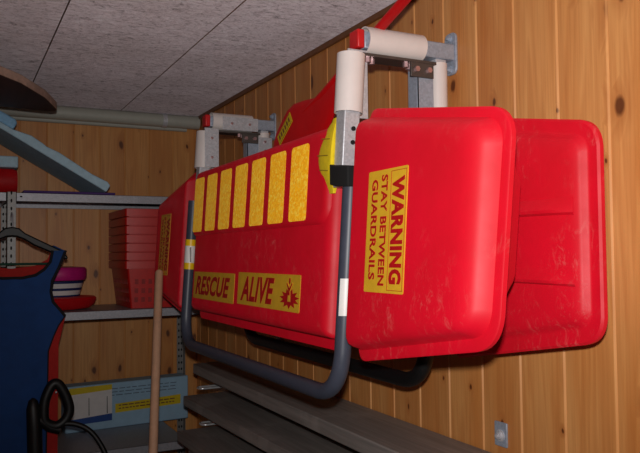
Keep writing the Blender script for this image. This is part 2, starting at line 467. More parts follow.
mk('inner_end_hull', inner_end(False), 'red', sled, wn=True)
mk('inner_end_hull', inner_end(True), 'red', sled, wn=True)
# middle hulls
def mid_hull(xf, xfl, xb, tilt, panel=True):
    bm = B(); P = [(1.612, 1.250), (2.808, 1.250), (2.808, 1.842), (1.612, 1.842)]
    rs = (.03,)*4; dx = xfl-xf; order = [.032, .006, .008, .006]
    def I(k): return [o+k for o in order]
    tray(bm, P, rs, [([.12]*4, xb), ([.09]*4, xb-.04), ([.02]*4, xfl+.014), (0, xfl+.01), (0, xfl), ([o*.8 for o in order], xfl-.002), (I(0), xfl-.008),
                     (I(.003), xf+dx*.45), (I(.010), xf+dx*.2), (I(.020), xf+dx*.05), (I(.032), xf), (I(.045), xf)], tilt)
    if panel:
        Q = [(1.632, 1.574), (2.798, 1.574), (2.798, 1.834), (1.632, 1.834)]
        tray(bm, Q, (.05, .02, .03, .03), [(0, xf+.05), (0, xf+.012), (.003, xf+.001), (.009, xf-.0065), (.016, xf-.0095), (.024, xf-.0105), (.034, xf-.0105)], tilt)
    return bm
XF = .852
mk('outer_middle_hull', mid_hull(XF, .90, 1.03, T), 'red', sled, wn=True)
mk('inner_middle_hull', mid_hull(1.122, 1.16, 1.235, 0, False), 'red', sled, wn=True)
# yellow reflective stripes on the upper panel
xs_ = XF-.0105
for k in range(7):
    y0 = 1.750+k*.1535
    P = round_poly([(y0, 1.592), (y0+.113, 1.592), (y0+.113, 1.804), (y0, 1.804)], [.012]*4, 4)
    bm = prism(B(), P, lambda u, v, w: Vector((xs_+T*(v-1.5)-w+.0006, u, v)), .0016)
    mk('reflective_stripe', bm, 'stripe', sled, label='yellow glittering reflective stripe')
# stickers
def face(x0): return lambda yc, zc: (lambda u, v, w: Vector((x0+T*(zc+v-1.5)-w, yc-u, zc+v)))
def sticker(x0, yc, zc, w, h, lab):
    f = face(x0)(yc, zc)
    P = round_poly([(-w/2, -h/2), (w/2, -h/2), (w/2, h/2), (-w/2, h/2)], [.004]*4, 3)
    return mk('sticker', prism(B(), P, lambda u, v, ww: f(u, v, ww-.0004), .0014), 'yellow', sled, label=lab), f
o, f = sticker(XF, 2.528, 1.386, .456, .102, 'yellow sticker reading RESCUE')
mk('lettering', text_bm('RESCUE', .385, .072, lambda u, v, w: f(u-.008, v, w+.0010), shear=.28, bold=.035, space=1.05), 'letter', o, smooth=0)
o, f = sticker(XF, 2.022, 1.391, .482, .104, 'yellow sticker reading ALIVE with a red spiky emblem')
mk('lettering', text_bm('ALIVE', .275, .080, lambda u, v, w: f(u-.075, v, w+.0010), shear=.28, bold=.035, space=1.05), 'letter', o, smooth=0)
# emblem: spiky leaf shape with a small figure, arms raised
pts = []
N = 11
for k in range(2*N):
    a = math.pi*2*k/(2*N)+.15; r = 1.0 if k % 2 == 0 else .62
    pts.append((  .172+.068*r*math.cos(a), -.016+.029*r*math.sin(a)))
bm = prism(B(), pts, lambda u, v, w: f(u, v, w+.0010), .0006)
mk('emblem', bm, 'letter', o, smooth=0)
bm = B(); EF = lambda u, v, w: f(u+.172, v, w+.0016)
prism(bm, [(-.009, -.024), (.009, -.024), (.006, .006), (.022, .026), (.017, .031), (.004, .018), (.004, .022), (-.004, .022), (-.004, .018), (-.017, .031), (-.022, .026), (-.006, .006)], EF, .0006, 1)
prism(bm, [(-.006, -.006), (.006, -.006), (.004, .006), (.019, .026), (.016, .029), (.002, .015), (-.002, .015), (-.016, .029), (-.019, .026), (-.004, .006)], lambda u, v, w: f(u+.172, v, w+.0022), .0006)
prism(bm, [(.0055*math.cos(t), .034+.009*math.sin(t)) for t in [i*math.pi/6 for i in range(12)]], EF, .0006)
mk('emblem_figure', bm, ['letter', 'yellow'], o, smooth=0)
def outlinebar(bm, f, u0, v0, u1, v1, t=.0012):
    for a, b, c, d in ((u0, v0, u1, v0+t), (u0, v1-t, u1, v1), (u0, v0, u0+t, v1), (u1-t, v0, u1, v1)):
        prism(bm, [(a, b), (c, b), (c, d), (a, d)], f, .0006)
def warning(yc, zc, lab):
    x0 = .838
    o, f = sticker(x0, yc, zc, .160, .272, lab)
    # rotated clockwise: text right -> down, text up -> viewer's right
    g = lambda cu, cv: (lambda u, v, w: f(cu+v, cv-u, w+.0010))
    bm = text_bm('WARNING', .232, .048, g(.046, 0), bold=.05, space=1.08)
    join(bm, text_bm('STAY BETWEEN', .245, .026, g(-.010, .002), bold=.03, space=1.05))
    join(bm, text_bm('GUARDRAILS', .225, .026, g(-.050, .004), bold=.03, space=1.05))
    outlinebar(bm, lambda u, v, w: f(u, v, w+.0010), .016, -.130, .076, .130)
    mk('lettering', bm, 'letter', o, smooth=0)
warning(1.336, 1.550, 'yellow sticker reading WARNING STAY BETWEEN GUARDRAILS, rotated')
warning(3.19, 1.550, 'yellow sticker reading WARNING STAY BETWEEN GUARDRAILS, on the far hull')
# guardrails
yn, yf = 1.545, 2.838
def rail(x, z0, ztn, ztf, tilt, r=.0208, xf=None):
    X = lambda z: x+tilt*(z-1.5)
    XX = lambda z: (xf or x)+tilt*(z-1.5)
    path = arc_path([(X(ztn), yn, ztn), (X(z0), yn, z0), (XX(z0), yf, z0), (XX(ztf), yf, ztf)], .11, 10)
    return tube(B(), path, r, 20)
g1 = mk('guardrail', rail(.862, 1.150, 1.70, 1.722, T, xf=.853), 'tube', sled)
mk('guardrail', rail(1.095, 1.157, 1.70, 1.70, 0), 'black', sled)
def band(z0, z1, y, mat, tab=0, x0=.862, r=.0222):
    X = lambda z: x0+T*(z-1.5)
    bm = tube(B(), [(X(z0), y, z0), (X(z1), y, z1)], r, 20)
    if tab: box(bm, (X(z0)-.006, y-r-tab, z0+.004), (X(z0)-.002, y, z1-.004))
    return bm
mk('tape_band', band(1.538, 1.564, yf, 'yellowtape', x0=.853), 'yellowtape', g1, label='yellow tape band')
mk('tape_band', band(1.470, 1.538, yf, 'tag', tab=.022, x0=.853), 'tag', g1, label='white tape band with a loose end')
mk('tape_band', band(1.444, 1.470, yf, 'yellowtape', x0=.853), 'yellowtape', g1, label='yellow tape band')
# white tag patch on the near rail (partial wrap)
bm = B(); lps = []
for z in (1.350, 1.440):
    X = .862+T*(z-1.5)
    lps.append([Vector((X+rr*math.cos(a), yn+rr*math.sin(a), z)) for rr, A in ((.0212, 1), (.0222, -1)) for a in [math.radians(200+A*0+d) for d in ((0, 15, 30, 45, 60, 75) if A == 1 else (75, 60, 45, 30, 15, 0))]])
loft(bm, lps); mk('paper_tag', bm, 'tag', g1, label='white tag on the rail')
for y in (yn, yf):
    bm = tube(B(), [(.858, y, 1.40), (1.095, y, 1.40)], .017, 12); mk('cross_tube', bm, 'tube', sled)
# strap around near rail and bracket post, yellow bag tucked in the gap
bm = B(); lps = []
for zz in (0, .052):
    lp = []
    for (x, y, dz) in ((.852, 1.521, 0), (.846, 1.545, .0), (.848, 1.575, .004), (.850, 1.613, .012), (.868, 1.618, .014), (.905, 1.613, .012), (.905, 1.53, .0), (.885, 1.521, 0)):
        lp.append(Vector((x, y, 1.664+zz+dz)))
    lps.append(lp)
loft(bm, lps, True, True); mk('strap', bm, 'strap', sled, bevel=.003)
bm = B(); lps = []; N = 22
for i in range(N+1):
    t = i/N; z = 1.655+t*.196; s = math.sin(math.pi*min(.97, max(.03, t)))
    wy = .094*s**.75; wx = .020*s**.6; yc = 1.6125; xc = .852+T*(z-1.5)+.002
    lps.append([Vector((xc-wx*math.sin(a)*.9, yc+max(0.001, wy*math.cos(a)+.012), z)) for a in [2*math.pi*k/20 for k in range(20)]])
loft(bm, lps); bag = mk('sling_bag', bm, 'fabric', sled, label='yellow fabric bag')
for k in (.3, .5, .72):
    t = k; z = 1.655+t*.196; s = math.sin(math.pi*t); wy = .094*s**.75; wx = .020*s**.6; xc = .852+T*(z-1.5)+.002
    bm = tube(B(), [Vector((xc-wx*math.sin(a)*.92, 1.6245+wy*math.cos(a)*1.0, z+.010*math.cos(a))) for a in [math.pi*q/12 for q in range(1, 7)]], .0016, 6)
    mk('seam', bm, 'seam', bag)

# ------------------------------------------------------------------ wall brackets
BY, BZ = 1.628, 2.062
BG = 'hanging brackets for the sled'
br = root('wall_bracket', 'near galvanized wall bracket with white plastic sleeves above the red hull', 'bracket', (XR, BY, 1.66), BG)
bm = B(); P = round_poly([(BY-.026, 2.002), (BY+.026, 2.002), (BY+.026, 2.122), (BY-.026, 2.122)], [.018]*4, 4)
prism(bm, P, lambda u, v, w: Vector((XR-w, u, v)), .007); wp = mk('wall_plate', bm, 'bsteel', br, bevel=.0015)
for z in (2.018, 2.106):
    bm = lathe(B(), [(.0105, 0), (.0105, -.006), (.006, -.007), (.006, -.013), (.002, -.014)], (XR-.0065, BY, z), 6, ax='x'); mk('bolt', bm, 'bsteel', wp, smooth=0)
bm = B(); box(bm, (.955, BY-.0225, BZ-.0225), (XR-.006, BY+.0225, BZ+.0225)); mk('arm', bm, 'bsteel', br, bevel=.003)
bm = pipe_hollow(B(), (.965, BY, BZ+.003), (1.146, BY, BZ+.003), .0372, .003, 30); mk('arm_sleeve', bm, 'white', br)
bm = B(); box(bm, (.934, BY-.023, BZ-.0225), (.956, BY+.0235, BZ+.027)); mk('end_cap', bm, 'capred', br, bevel=.004)
# outer post, leaning a little
def slant(x, z): return x+.07*(z-1.84)
PX, PY = .892, 1.588
bm = B()
lp = [[Vector((slant(PX, z)+a*.0225, PY+b*.0225, z)) for a, b in ((-1, -1), (1, -1), (1, 1), (-1, 1))] for z in (1.668, 2.006)]
loft(bm, lp); op = mk('outer_post', bm, 'steel', br, bevel=.003)
for z in (1.815, 1.78):
    bm = tube(B(), [(slant(PX, z)+.004, PY-.0225, z), (slant(PX, z)+.004, PY-.026, z)], .006, 10); mk('bolt_hole', bm, 'hole', op)
bm = pipe_hollow(B(), (slant(PX, 1.858), PY, 1.858), (slant(PX, 2.010), PY, 2.010), .0365, .003, 30); mk('outer_post_sleeve', bm, 'white', br)
bm = B(); box(bm, (.908, 1.6105, 1.853), (.966, 1.6165, 2.034)); mk('flat_bar', bm, 'steel', br, bevel=.001)
# plate under the arm with bolts
bm = B(); box(bm, (.944, BY-.032, BZ-.046), (1.178, BY+.030, BZ-.038)); jp = mk('joint_plate', bm, 'darksteel', br, bevel=.001)
for x, y in ((.965, -.02), (.985, -.006), (1.085, -.02), (1.105, -.004), (1.145, -.022), (1.125, .012)):
    bm = tube(B(), [(x, BY+y, BZ-.046), (x, BY+y, BZ-.060)], .0085, 6); mk('bolt', bm, 'bolt', jp, smooth=0)
bm = B(); box(bm, (1.094, BY-.032, BZ-.085), (1.168, BY-.024, BZ-.046)); mk('angle_plate', bm, 'darksteel', br, bevel=.001)
for x in (1.11, 1.15):
    bm = tube(B(), [(x, BY-.032, BZ-.065), (x, BY-.041, BZ-.065)], .008, 6); mk('bolt', bm, 'bolt', jp, smooth=0)
bm = B(); box(bm, (1.118, BY-.024, 1.86), (1.172, BY-.018, BZ-.05)); box(bm, (1.118, BY-.024, 1.86), (1.124, BY+.02, BZ-.05)); mk('inner_bar', bm, 'bsteel', br, bevel=.001)
bm = B(); box(bm, (1.186, BY-.018, 1.75), (1.222, BY+.018, BZ-.0225)); mk('inner_post', bm, 'steel', br, bevel=.003)
bm = pipe_hollow(B(), (1.204, BY, 1.84), (1.204, BY, BZ-.034), .027, .003, 26); mk('inner_post_sleeve', bm, 'white', br)
br2 = copy_tree(br); br2.location = Vector(br.location)+Vector((0, 1.274, 0.002))
for ch in br2.children:
    if ch.name.startswith(('outer_post', 'flat_bar')): ch.location.x += .024
for (x0, x1, z0, z1, yy) in ((.912, .972, 1.862, 2.022, PY-.0385), (1.003, 1.163, BZ-.034, BZ+.022, BY-.0405), (1.168, 1.232, 1.93, 2.008, BY-.030)):
    yy += 1.274
    bm = B(); box(bm, (x0, yy-.003, z0), (x1, yy, z1)); cp = mk('cover_plate', bm, 'steel', br2, bevel=.001, label='flat grey cover plate with bolts')
    tall = z1-z0 > x1-x0
    for q in (.25, .75):
        c = (x0+.03, yy-.003, z0+(z1-z0)*q) if tall else (x0+(x1-x0)*q, yy-.003, (z0+z1)/2)
        bm = tube(B(), [c, (c[0], c[1]-.005, c[2])], .006, 6); mk('bolt', bm, 'bolt', cp, smooth=0)
br2['label'] = 'far galvanized wall bracket with white plastic sleeves near the room corner'
# strap plate at the far post is hidden; the sled hangs on both posts

# ------------------------------------------------------------------ small plates bolted to the wall
def bolt_plate(y, z, h, w, label):
    r = root('bolt_plate', label, 'plate', (XR, y, z-h/2), 'small bolted steel plates')
    bm = B(); P = round_poly([(y-w/2, z-h/2), (y+w/2, z-h/2), (y+w/2, z+h/2), (y-w/2, z+h/2)], [.003]*4, 3)
    prism(bm, P, lambda u, v, ww: Vector((XR-ww, u, v)), .005); mk('plate', bm, 'bsteel', r, bevel=.001)
    bm = lathe(B(), [(.0155, 0), (.0155, -.002), (.0095, -.0025), (.0095, -.009), (.005, -.0095), (.005, -.016), (.001, -.0165)], (XR-.005, y, z-.003), 18, ax='x'); mk('bolt', bm, 'steel', r)
    return r
bolt_plate(1.45, 1.034, .062, .046, 'small galvanized plate with a bolt on the wood wall above the planks')
bolt_plate(2.87, 1.13, .075, .05, 'small pale steel plate on the wall seen behind the dark lower guardrail')

# ------------------------------------------------------------------ red paddle lying on the brackets
pd = root('paddle', 'red plastic paddle behind the sled, its shaft over the near wall bracket', 'paddle', (1.01, 1.628, 2.1), None)
PXX = 1.012
up = [(1.80, 2.052), (1.86, 2.024), (1.92, 1.998), (1.987, 1.990), (2.08, 1.999), (2.165, 2.003), (2.22, 1.990), (2.262, 1.965), (2.318, 1.925), (2.343, 1.885)]
dn = [(2.335, 1.845), (2.28, 1.815), (2.18, 1.80), (2.06, 1.815), (1.95, 1.86), (1.88, 1.92), (1.84, 1.98), (1.785, 2.036)]
C0 = Vector((2.08, 1.90))
bm = B(); lps = []
for k, x in ((.80, -.0075), (.95, -.0055), (1.0, -.002), (1.0, .002), (.95, .0055), (.80, .0075)):
    lps.append([Vector((PXX+x, C0.x+(u-C0.x)*k, C0.y+(v-C0.y)*k)) for u, v in up+dn])
loft(bm, lps); bl = mk('blade', bm, 'paddle', pd)
bm = tube(B(), [(PXX, 2.16, 1.945), (PXX, 1.95, 1.995), (PXX, 1.80, 2.043), (PXX, 1.60, 2.110), (PXX, 1.20, 2.2345)], [.006, .012, .0135, .0135, .0135], 14); mk('shaft', bm, 'paddle', pd)
bm = tube(B(), [(PXX, 1.215, 2.195), (PXX, 1.20, 2.2345), (PXX, 1.19, 2.265)], .013, 12); mk('grip', bm, 'paddle', pd)
# sticker on blade, along the tilted blade edge
a = Vector((2.306, 1.908)); b = Vector((2.166, 1.938)); d = Vector((-.84, .54)).normalized(); nrm = Vector((-d.y, d.x))
ctr = Vector((2.228, 1.928))
f2 = lambda u, v, w: Vector((PXX-.0082-w, ctr.x+d.x*u+d.y*v, ctr.y+d.y*u-d.x*v))
bm = prism(B(), [(-.062, -.020), (.062, -.020), (.062, .020), (-.062, .020)], lambda u, v, w: f2(u, v, w-.0012), .002)
st = mk('sticker', bm, 'yprint', bl, label='yellow sticker')
bm = B()
for k in range(6):
    prism(bm, [(-.051+k*.018, -.007), (-.041+k*.018, -.007), (-.041+k*.018, .010), (-.051+k*.018, .010)], lambda u, v, w: f2(u, v, w+.0008), .0006)
for q in (-.018, .0165): prism(bm, [(-.058, q), (.058, q), (.058, q+.0015), (-.058, q+.0015)], lambda u, v, w: f2(u, v, w+.0008), .0006)
mk('print', bm, 'brown', bl, smooth=0)

# ------------------------------------------------------------------ pipe under the ceiling
pp = root('drain_pipe', 'grey plastic pipe running along the back wall under the ceiling', 'pipe', (.1, 3.985, 2.21))
bm = tube(B(), [(XL+.002, 3.985, 2.262), (1.2, 3.985, 2.262)], .0365, 24); mk('main_pipe', bm, 'pipe', pp)
bm = pipe_hollow(B(), (1.16, 3.985, 2.262), (1.250, 3.985, 2.262), .0378, .004, 24); mk('end_socket', bm, 'pipe', pp)
bm = tube(B(), [(XL+.002, 4.025, 2.226), (1.19, 4.025, 2.226)], .0135, 12); mk('thin_pipe', bm, 'pipe', pp)
for x in (-.4, 1.05):
    bm = pipe_hollow(B(), (x-.012, 3.985, 2.262), (x+.012, 3.985, 2.262), .040, .004, 24); box(bm, (x-.01, 3.975, 2.301), (x+.01, 3.995, 2.3005)); box(bm, (x-.01, 4.024, 2.256), (x+.01, YB, 2.268)); mk('pipe_clip', bm, 'steel', pp)

# ------------------------------------------------------------------ dark board slung under the ceiling, top left
bd = root('long_board', 'dark brown board with a rounded nose slung under the ceiling at left', 'board', (-.1, 3.0, 2.15))
ol = [(.412, 3.435), (.405, 3.385), (.375, 3.29), (.335, 3.165), (.225, 2.935), (.147, 2.83), (.02, 2.60), (-.08, 2.2), (-.12, 1.9), (-.62, 1.9), (-.66, 2.6), (-.55, 3.1), (-.30, 3.36), (.0, 3.41), (.22, 3.43), (.34, 3.455), (.39, 3.458)]
bm = prism(B(), ol, lambda u, v, w: Vector((u, v, 2.162+w)), .036)
bm.normal_update()
for fc in bm.faces:
    if abs(fc.normal.z) < .3: fc.material_index = 1
mk('deck', bm, ['darkwood', 'palewood'], bd, bevel=.006)
for y in (2.3, 3.2):
    bm = B(); box(bm, (-.45, y-.02, 2.155), (-.10, y+.02, 2.162)); box(bm, (-.455, y-.02, 2.155), (-.45, y+.02, H)); 
    mk('hanging_strap', bm, 'strap', bd)

# ------------------------------------------------------------------ steel shelf unit on the back wall
YF, YK = 3.55, 4.02
sh = root('shelf_unit', 'galvanized steel shelf unit with perforated uprights against the back wall', 'shelf unit', (.2, 3.78, 0))
def upright(x, y, sx, sy, z1=1.798, step=.036):
    bm = B(); w = .038; t = .003
    x0, x1 = sorted((x, x+sx*w)); y0, y1 = sorted((y, y+sy*w))
    box(bm, (x0, min(y, y+sy*t), 0), (x1, max(y, y+sy*t), z1))
    box(bm, (min(x, x+sx*t), y0, 0), (max(x, x+sx*t), y1, z1))
    fy = y-.0006 if sy > 0 else y+sy*t-.0006
    z = .03
    while z < z1:
        for dx in ((.019,) if sy > 0 else (.012, .027)):
            c = x+sx*dx
            P = [(c+.0042*math.cos(a), z+.009*math.sin(a)) for a in [k*math.pi/4 for k in range(8)]] if sy > 0 else [(c+.0048*math.cos(a), z+.0075*math.sin(a)) for a in [k*math.pi/4 for k in range(8)]]
            prism(bm, P, lambda u, v, w: Vector((u, fy+w, v)), .0004, 1)
        z += step
    return bm
for x, y, sx, sy in ((.212, YF-.004, 1, 1), (.212, YK+.004, 1, -1), (1.168, YK+.004, -1, -1), (-.9, YF-.004, 1, 1), (-.9, YK+.004, 1, -1)):
    mk('upright', upright(x, y, sx, sy), ['post', 'hole'], sh, smooth=0)
def shelf(z, x0, x1, yf=YF):
    bm = B(); h = .040; t = .0015
    box(bm, (x0, yf, z-t), (x1, YK, z))
    for y in (yf, YK-.0015): box(bm, (x0, y, z-h), (x1, y+.0015, z))
    for y in (yf, YK-.012): box(bm, (x0, y, z-h), (x1, y+.012, z-h+.0015))
    for x in (x0, x1-.0015): box(bm, (x, yf, z-h), (x+.0015, YK, z))
    x = x0+.02
    prism(bm, [(x+.006*math.cos(a), z-.018+.004*math.sin(a)) for a in [k*math.pi/4 for k in range(8)]], lambda u, v, w: Vector((u, yf-.0006+w, v)), .0004, 1)
    return bm
ZS = (1.796, 1.240, .600)
mk('shelf_board', shelf(ZS[0], .252, 1.248), ['shelf', 'hole'], sh, smooth=0)
mk('shelf_board', shelf(ZS[1], .252, 1.248), ['shelf', 'hole'], sh, smooth=0)
mk('shelf_board', shelf(ZS[2], .252, 1.02, 3.46), ['shelf', 'hole'], sh, smooth=0)
for z in ZS: mk('shelf_board', shelf(z, -.895, .210), ['shelf', 'hole'], sh, smooth=0)

# upper shelf
RY = lambda a: Matrix.Rotation(a, 3, 'Y')
RZ = lambda a: Matrix.Rotation(a, 3, 'Z')
bm = B(); box(bm, (.283, 3.57, 1.798), (.70, 3.93, 1.810)); lone('folded_mat', bm, 'purple', 'thin purple mat lying on the upper shelf under the slanted blue slab', 'mat', bevel=.004)
ang = math.radians(30.5)
bm = B(); d = Vector((-math.cos(ang), 0, math.sin(ang))); n = Vector((math.sin(ang), 0, math.cos(ang)))
p0 = Vector((.655, 0, 1.8115)); 
lps = []
L = [0, .02, .1, .19, .28, .34, .36, .42, .5, .58, .63]
for i, s in enumerate(L):
    th = .042+.004*math.sin(i*2.1)
    if i == 0: th = .036
    if s > .47: th = .026
    a = p0+d*s; lps.append([Vector((a.x, 3.555, a.z)), Vector((a.x, 3.99, a.z)), Vector((a.x, 3.99, a.z))+n*th, Vector((a.x, 3.555, a.z))+n*th])
loft(bm, lps)
bm.normal_update()
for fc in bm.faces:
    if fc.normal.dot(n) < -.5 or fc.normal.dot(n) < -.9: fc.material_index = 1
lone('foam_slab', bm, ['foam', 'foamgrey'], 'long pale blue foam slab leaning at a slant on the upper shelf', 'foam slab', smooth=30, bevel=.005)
bm = B(); lathe(bm, [(.03, -.004), (.050, 0), (.056, .012), (.058, .04), (.058, .5), (.05, .52)][::1], (-.26, 3.64, 1.856), 28, ax='x')
lone('bolster', bm, 'red2', 'red rolled cushion on the upper shelf at the left edge', 'cushion')
bm = B(); box(bm, (-.25, 3.59, 1.9155), (.262, 3.71, 1.968)); lone('foam_block', bm, 'foam', 'small pale blue block lying on the red rolled cushion', 'foam block', bevel=.006)
bm = B(); lps = []
for q, th in ((.50, .036), (.515, .048), (.60, .045), (.70, .05), (.80, .04)):
    a = p0+d*q+n*.0275; lps.append([Vector((a.x, 3.57, a.z)), Vector((a.x, 3.93, a.z)), Vector((a.x, 3.93, a.z))+n*th, Vector((a.x, 3.57, a.z))+n*th])
loft(bm, lps); lone('foam_slab', bm, 'foam2', 'rough bright blue foam piece at the upper left lying on the slanted slab', 'foam slab', bevel=.008)

# lower shelf: nested crates
def crate_bm(w, dp, h):
    bm = B(); rim = .0385
    def ring(z, ins, r=.012):
        return [Vector((p.x, p.y, z)) for p in round_poly([(ins, ins), (w-ins, ins), (w-ins, dp-ins), (ins, dp-ins)], [r]*4, 3)]
    loft(bm, [ring(0, .034), ring(h-rim, .013), ring(h-rim, 0), ring(h-.002, 0), ring(h, .002), ring(h, .006), ring(h-.004, .008), ring(h-rim, .0165), ring(.003, .0375)], True, True)
    for z in (.03, .075, .12):
        i0 = .034-.021*z/(h-rim)
        for q in range(10):
            x = .05+q*.034
            box(bm, (x, i0-.0026, z), (x+.018, i0+.001, z+.028), 1)
            box(bm, (i0-.0026, x, z), (i0+.001, x+.018, z+.028), 1)
    return bm
CW, CD, CH, CS = .40, .44, .235, .0432
cr0 = None; CX, CY, CZ = .748, 3.572, ZS[1]+.001
ORD = ['', 'second', 'third', 'fourth']
for k in range(7):
    if cr0 is None:
        cr0 = c = root('crate', '', 'crate', (CX, CY, CZ), 'nested red crates on the lower shelf')
        bm = crate_bm(CW, CD, CH); bmesh.ops.translate(bm, verts=bm.verts, vec=(CX, CY, CZ)); mk('tub', bm, ['crate', 'darkred'], cr0)
    else:
        c = copy_tree(cr0); c.location = Vector((CX, CY, CZ+k*CS))
    if k == 0: c['label'] = 'bottom red plastic crate of the nested stack, its side fully showing'
    elif k == 6: c['label'] = 'topmost red plastic crate of the nested stack on the lower shelf'
    elif k < 4: c['label'] = ORD[k]+' red crate from the bottom of the nested stack'
    else: c['label'] = ORD[6-k]+' red crate from the top of the nested stack'

# lower shelf: round things
zc = ZS[1]+.001
lone('round_pad', lathe(B(), [(.10, 0), (.165, .008), (.188, .030), (.196, .052), (.188, .062), (.12, .065)], (.445, 3.76, zc), 44), 'red2', 'red round pad lying on the lower shelf under the striped tub', 'pad')
tb = root('striped_tub', 'white round tub with navy bands between the red and magenta pads', 'tub', (.445, 3.76, zc+.0655))
zb = zc+.0655
mk('tub_body', lathe(B(), [(.108, 0), (.115, .003), (.134, .072), (.130, .075)], (.445, 3.76, zb), 44), 'white_print', tb)
for z0, z1 in ((-.0, .008), (.030, .042), (.064, .075)):
    r0 = .1155+z0*.262; r1 = .1155+z1*.262
    mk('band', lathe(B(), [(r0-.01, z0), (r0+.001, z0), (r1+.001, z1), (r1-.01, z1)], (.445, 3.76, zb), 44), 'navyband', tb)
lone('round_pad', lathe(B(), [(.10, 0), (.142, .004), (.149, .02), (.149, .055), (.14, .066), (.08, .070)], (.445, 3.76, zb+.0755), 44), 'magenta', 'magenta round pad on top of the white striped tub', 'pad')

# bottom shelf: insulation board with printed wrapper
fb = root('insulation_board', 'light blue insulation board with yellow printed strip standing on the bottom shelf', 'insulation board', (.84, 3.95, ZS[2]+.001))
rz = math.radians(4); pv = Vector((.51, 3.87, 0))
def fbp(u, v, w): return pv + RZ(rz) @ Vector((u, -w, 0)) + Vector((0, 0, ZS[2]+.001+v))
bm = B(); prism(bm, [(0, 0), (.655, 0), (.655, .235), (0, .235)], lambda u, v, w: fbp(u, v, w), -.11)
mk('board', bm, 'slabfoam', fb, bevel=.006)
F0 = lambda d: (lambda u, v, w: fbp(u, v, w+d))
bm = B(); prism(bm, [(.018, .053), (.235, .058), (.235, .229), (.018, .226)], F0(0), .0012)
for u in (.022, .115, .208): prism(bm, [(u, .08), (u+.004, .08), (u+.003, .17), (u, .17)], F0(.0012), .0006, 1)
prism(bm, [(.018, .192), (.235, .202), (.235, .2292), (.018, .2262)], F0(.0012), .0006, 2)
prism(bm, [(.018, .038), (.235, .042), (.235, .078), (.018, .066)], F0(.0012), .0006, 3)
mk('printed_panel', bm, ['white_print', 'hole', 'yprint', 'bluepaper'], fb, smooth=0, label='white printed panel with yellow and blue edges')
bm = B(); prism(bm, [(.252, .077), (.61, .087), (.61, .137), (.252, .124)], F0(0), .0012)
for v in (.092, .108):
    u = .270
    while u < .575:
        q = random.uniform(.008, .03); prism(bm, [(u, v+.012*u), (u+q, v+.012*u), (u+q, v+.012*u+.006), (u, v+.012*u+.006)], F0(.0012), .0005, 1); u += q+.006
for v in (.168, .185, .202):
    u = .23
    while u < .57:
        q = random.uniform(.015, .05); prism(bm, [(u, v), (u+q, v), (u+q, v+.004), (u, v+.004)], F0(0), .0008, 2); u += q+.008
mk('printed_strip', bm, ['yprint', 'brown', 'grey_print'], fb, smooth=0, label='yellow printed strip with fine print')

# ------------------------------------------------------------------ hanger with blue and red sleeveless suit
HX, HY = .225, 3.42
hg = root('clothes_hanger', 'black plastic clothes hanger hooked on the shelf upright at left', 'hanger', (HX, HY, 1.5))
bm = B(); top = [(-.235, 1.498), (-.205, 1.530), (-.10, 1.583), (-.055, 1.606), (-.03, 1.628), (0, 1.634), (.03, 1.628), (.055, 1.606), (.10, 1.583), (.205, 1.530), (.235, 1.498)]
bot = [(.228, 1.485), (.20, 1.503), (.09, 1.552), (.05, 1.578), (.02, 1.590), (0, 1.592), (-.02, 1.590), (-.05, 1.578), (-.09, 1.552), (-.20, 1.503), (-.228, 1.485)]
prism(bm, [(HX+u, v) for u, v in top+bot], lambda u, v, w: Vector((u, HY-.014+w, v)), .028); mk('shoulder_bar', bm, 'black', hg, bevel=.006)
bm = tube(B(), [(HX-.195, HY, 1.47), (HX+.195, HY, 1.47)], .0055, 8); tube(bm, [(HX-.19, HY, 1.505), (HX-.195, HY, 1.47)], .005, 8); tube(bm, [(HX+.19, HY, 1.505), (HX+.195, HY, 1.47)], .005, 8); mk('trouser_bar', bm, 'green', hg)
bm = tube(B(), [(HX+.004, HY, 1.63), (HX+.004, HY+.005, 1.66), (HX+.004, HY+.03, 1.69), (HX+.004, HY+.08, 1.70), (HX+.004, HY+.12, 1.685), (HX+.004, HY+.127, 1.665)], .0032, 8); mk('hook', bm, 'steel', hg)
su = root('sleeveless_suit', 'navy blue sleeveless suit with red side panels on the black hanger', 'garment', (HX, HY, .5))
def cloth(poly, y, bulge, th=.004):
    bm = B(); vs = [bm.verts.new((HX+u, 0, v)) for u, v in poly]; bm.faces.new(vs)
    for i in range(-12, 13):
        bmesh.ops.bisect_plane(bm, geom=bm.verts[:]+bm.edges[:]+bm.faces[:], plane_co=(HX+i*.02, 0, 0), plane_no=(1, 0, 0))
    for i in range(26):
        bmesh.ops.bisect_plane(bm, geom=bm.verts[:]+bm.edges[:]+bm.faces[:], plane_co=(0, 0, .5+i*.04), plane_no=(0, 0, 1))
    def disp(x, z):
        u = x-HX; k = max(0, 1-(u/.225)**2)
        fade = min(1, max(0, (1.52-z)/.12))
        return y + bulge*(k**.6)*(.35+.65*fade)+.004*math.sin(u*38+z*3)*fade
    for v in bm.verts: v.co.y = disp(v.co.x, v.co.z)
    bmesh.ops.recalc_face_normals(bm, faces=bm.faces)
    g = bmesh.ops.extrude_face_region(bm, geom=bm.faces[:])
    for v in g['geom']:
        if isinstance(v, bmesh.types.BMVert): v.co.y += th if bulge <= 0 else -th
    return bm, disp
right = [(.222, 1.528), (.196, 1.46), (.164, 1.395), (.158, 1.345), (.168, 1.30), (.219, 1.236), (.189, 1.110), (.186, .5)]
left = [(-u, v) for u, v in right[::-1]]
neck = [(-.166, 1.528), (-.156, 1.478), (-.13, 1.445), (-.095, 1.421), (-.04, 1.410), (.04, 1.410), (.095, 1.421), (.13, 1.445), (.156, 1.478), (.166, 1.528)]
bm, disp = cloth(right+left+neck, HY-.018, -.028); mk('front_panel', bm, 'navy', su)
nb = [(-.166, 1.528), (-.15, 1.49), (-.10, 1.462), (0, 1.450), (.10, 1.462), (.15, 1.49), (.166, 1.528)]
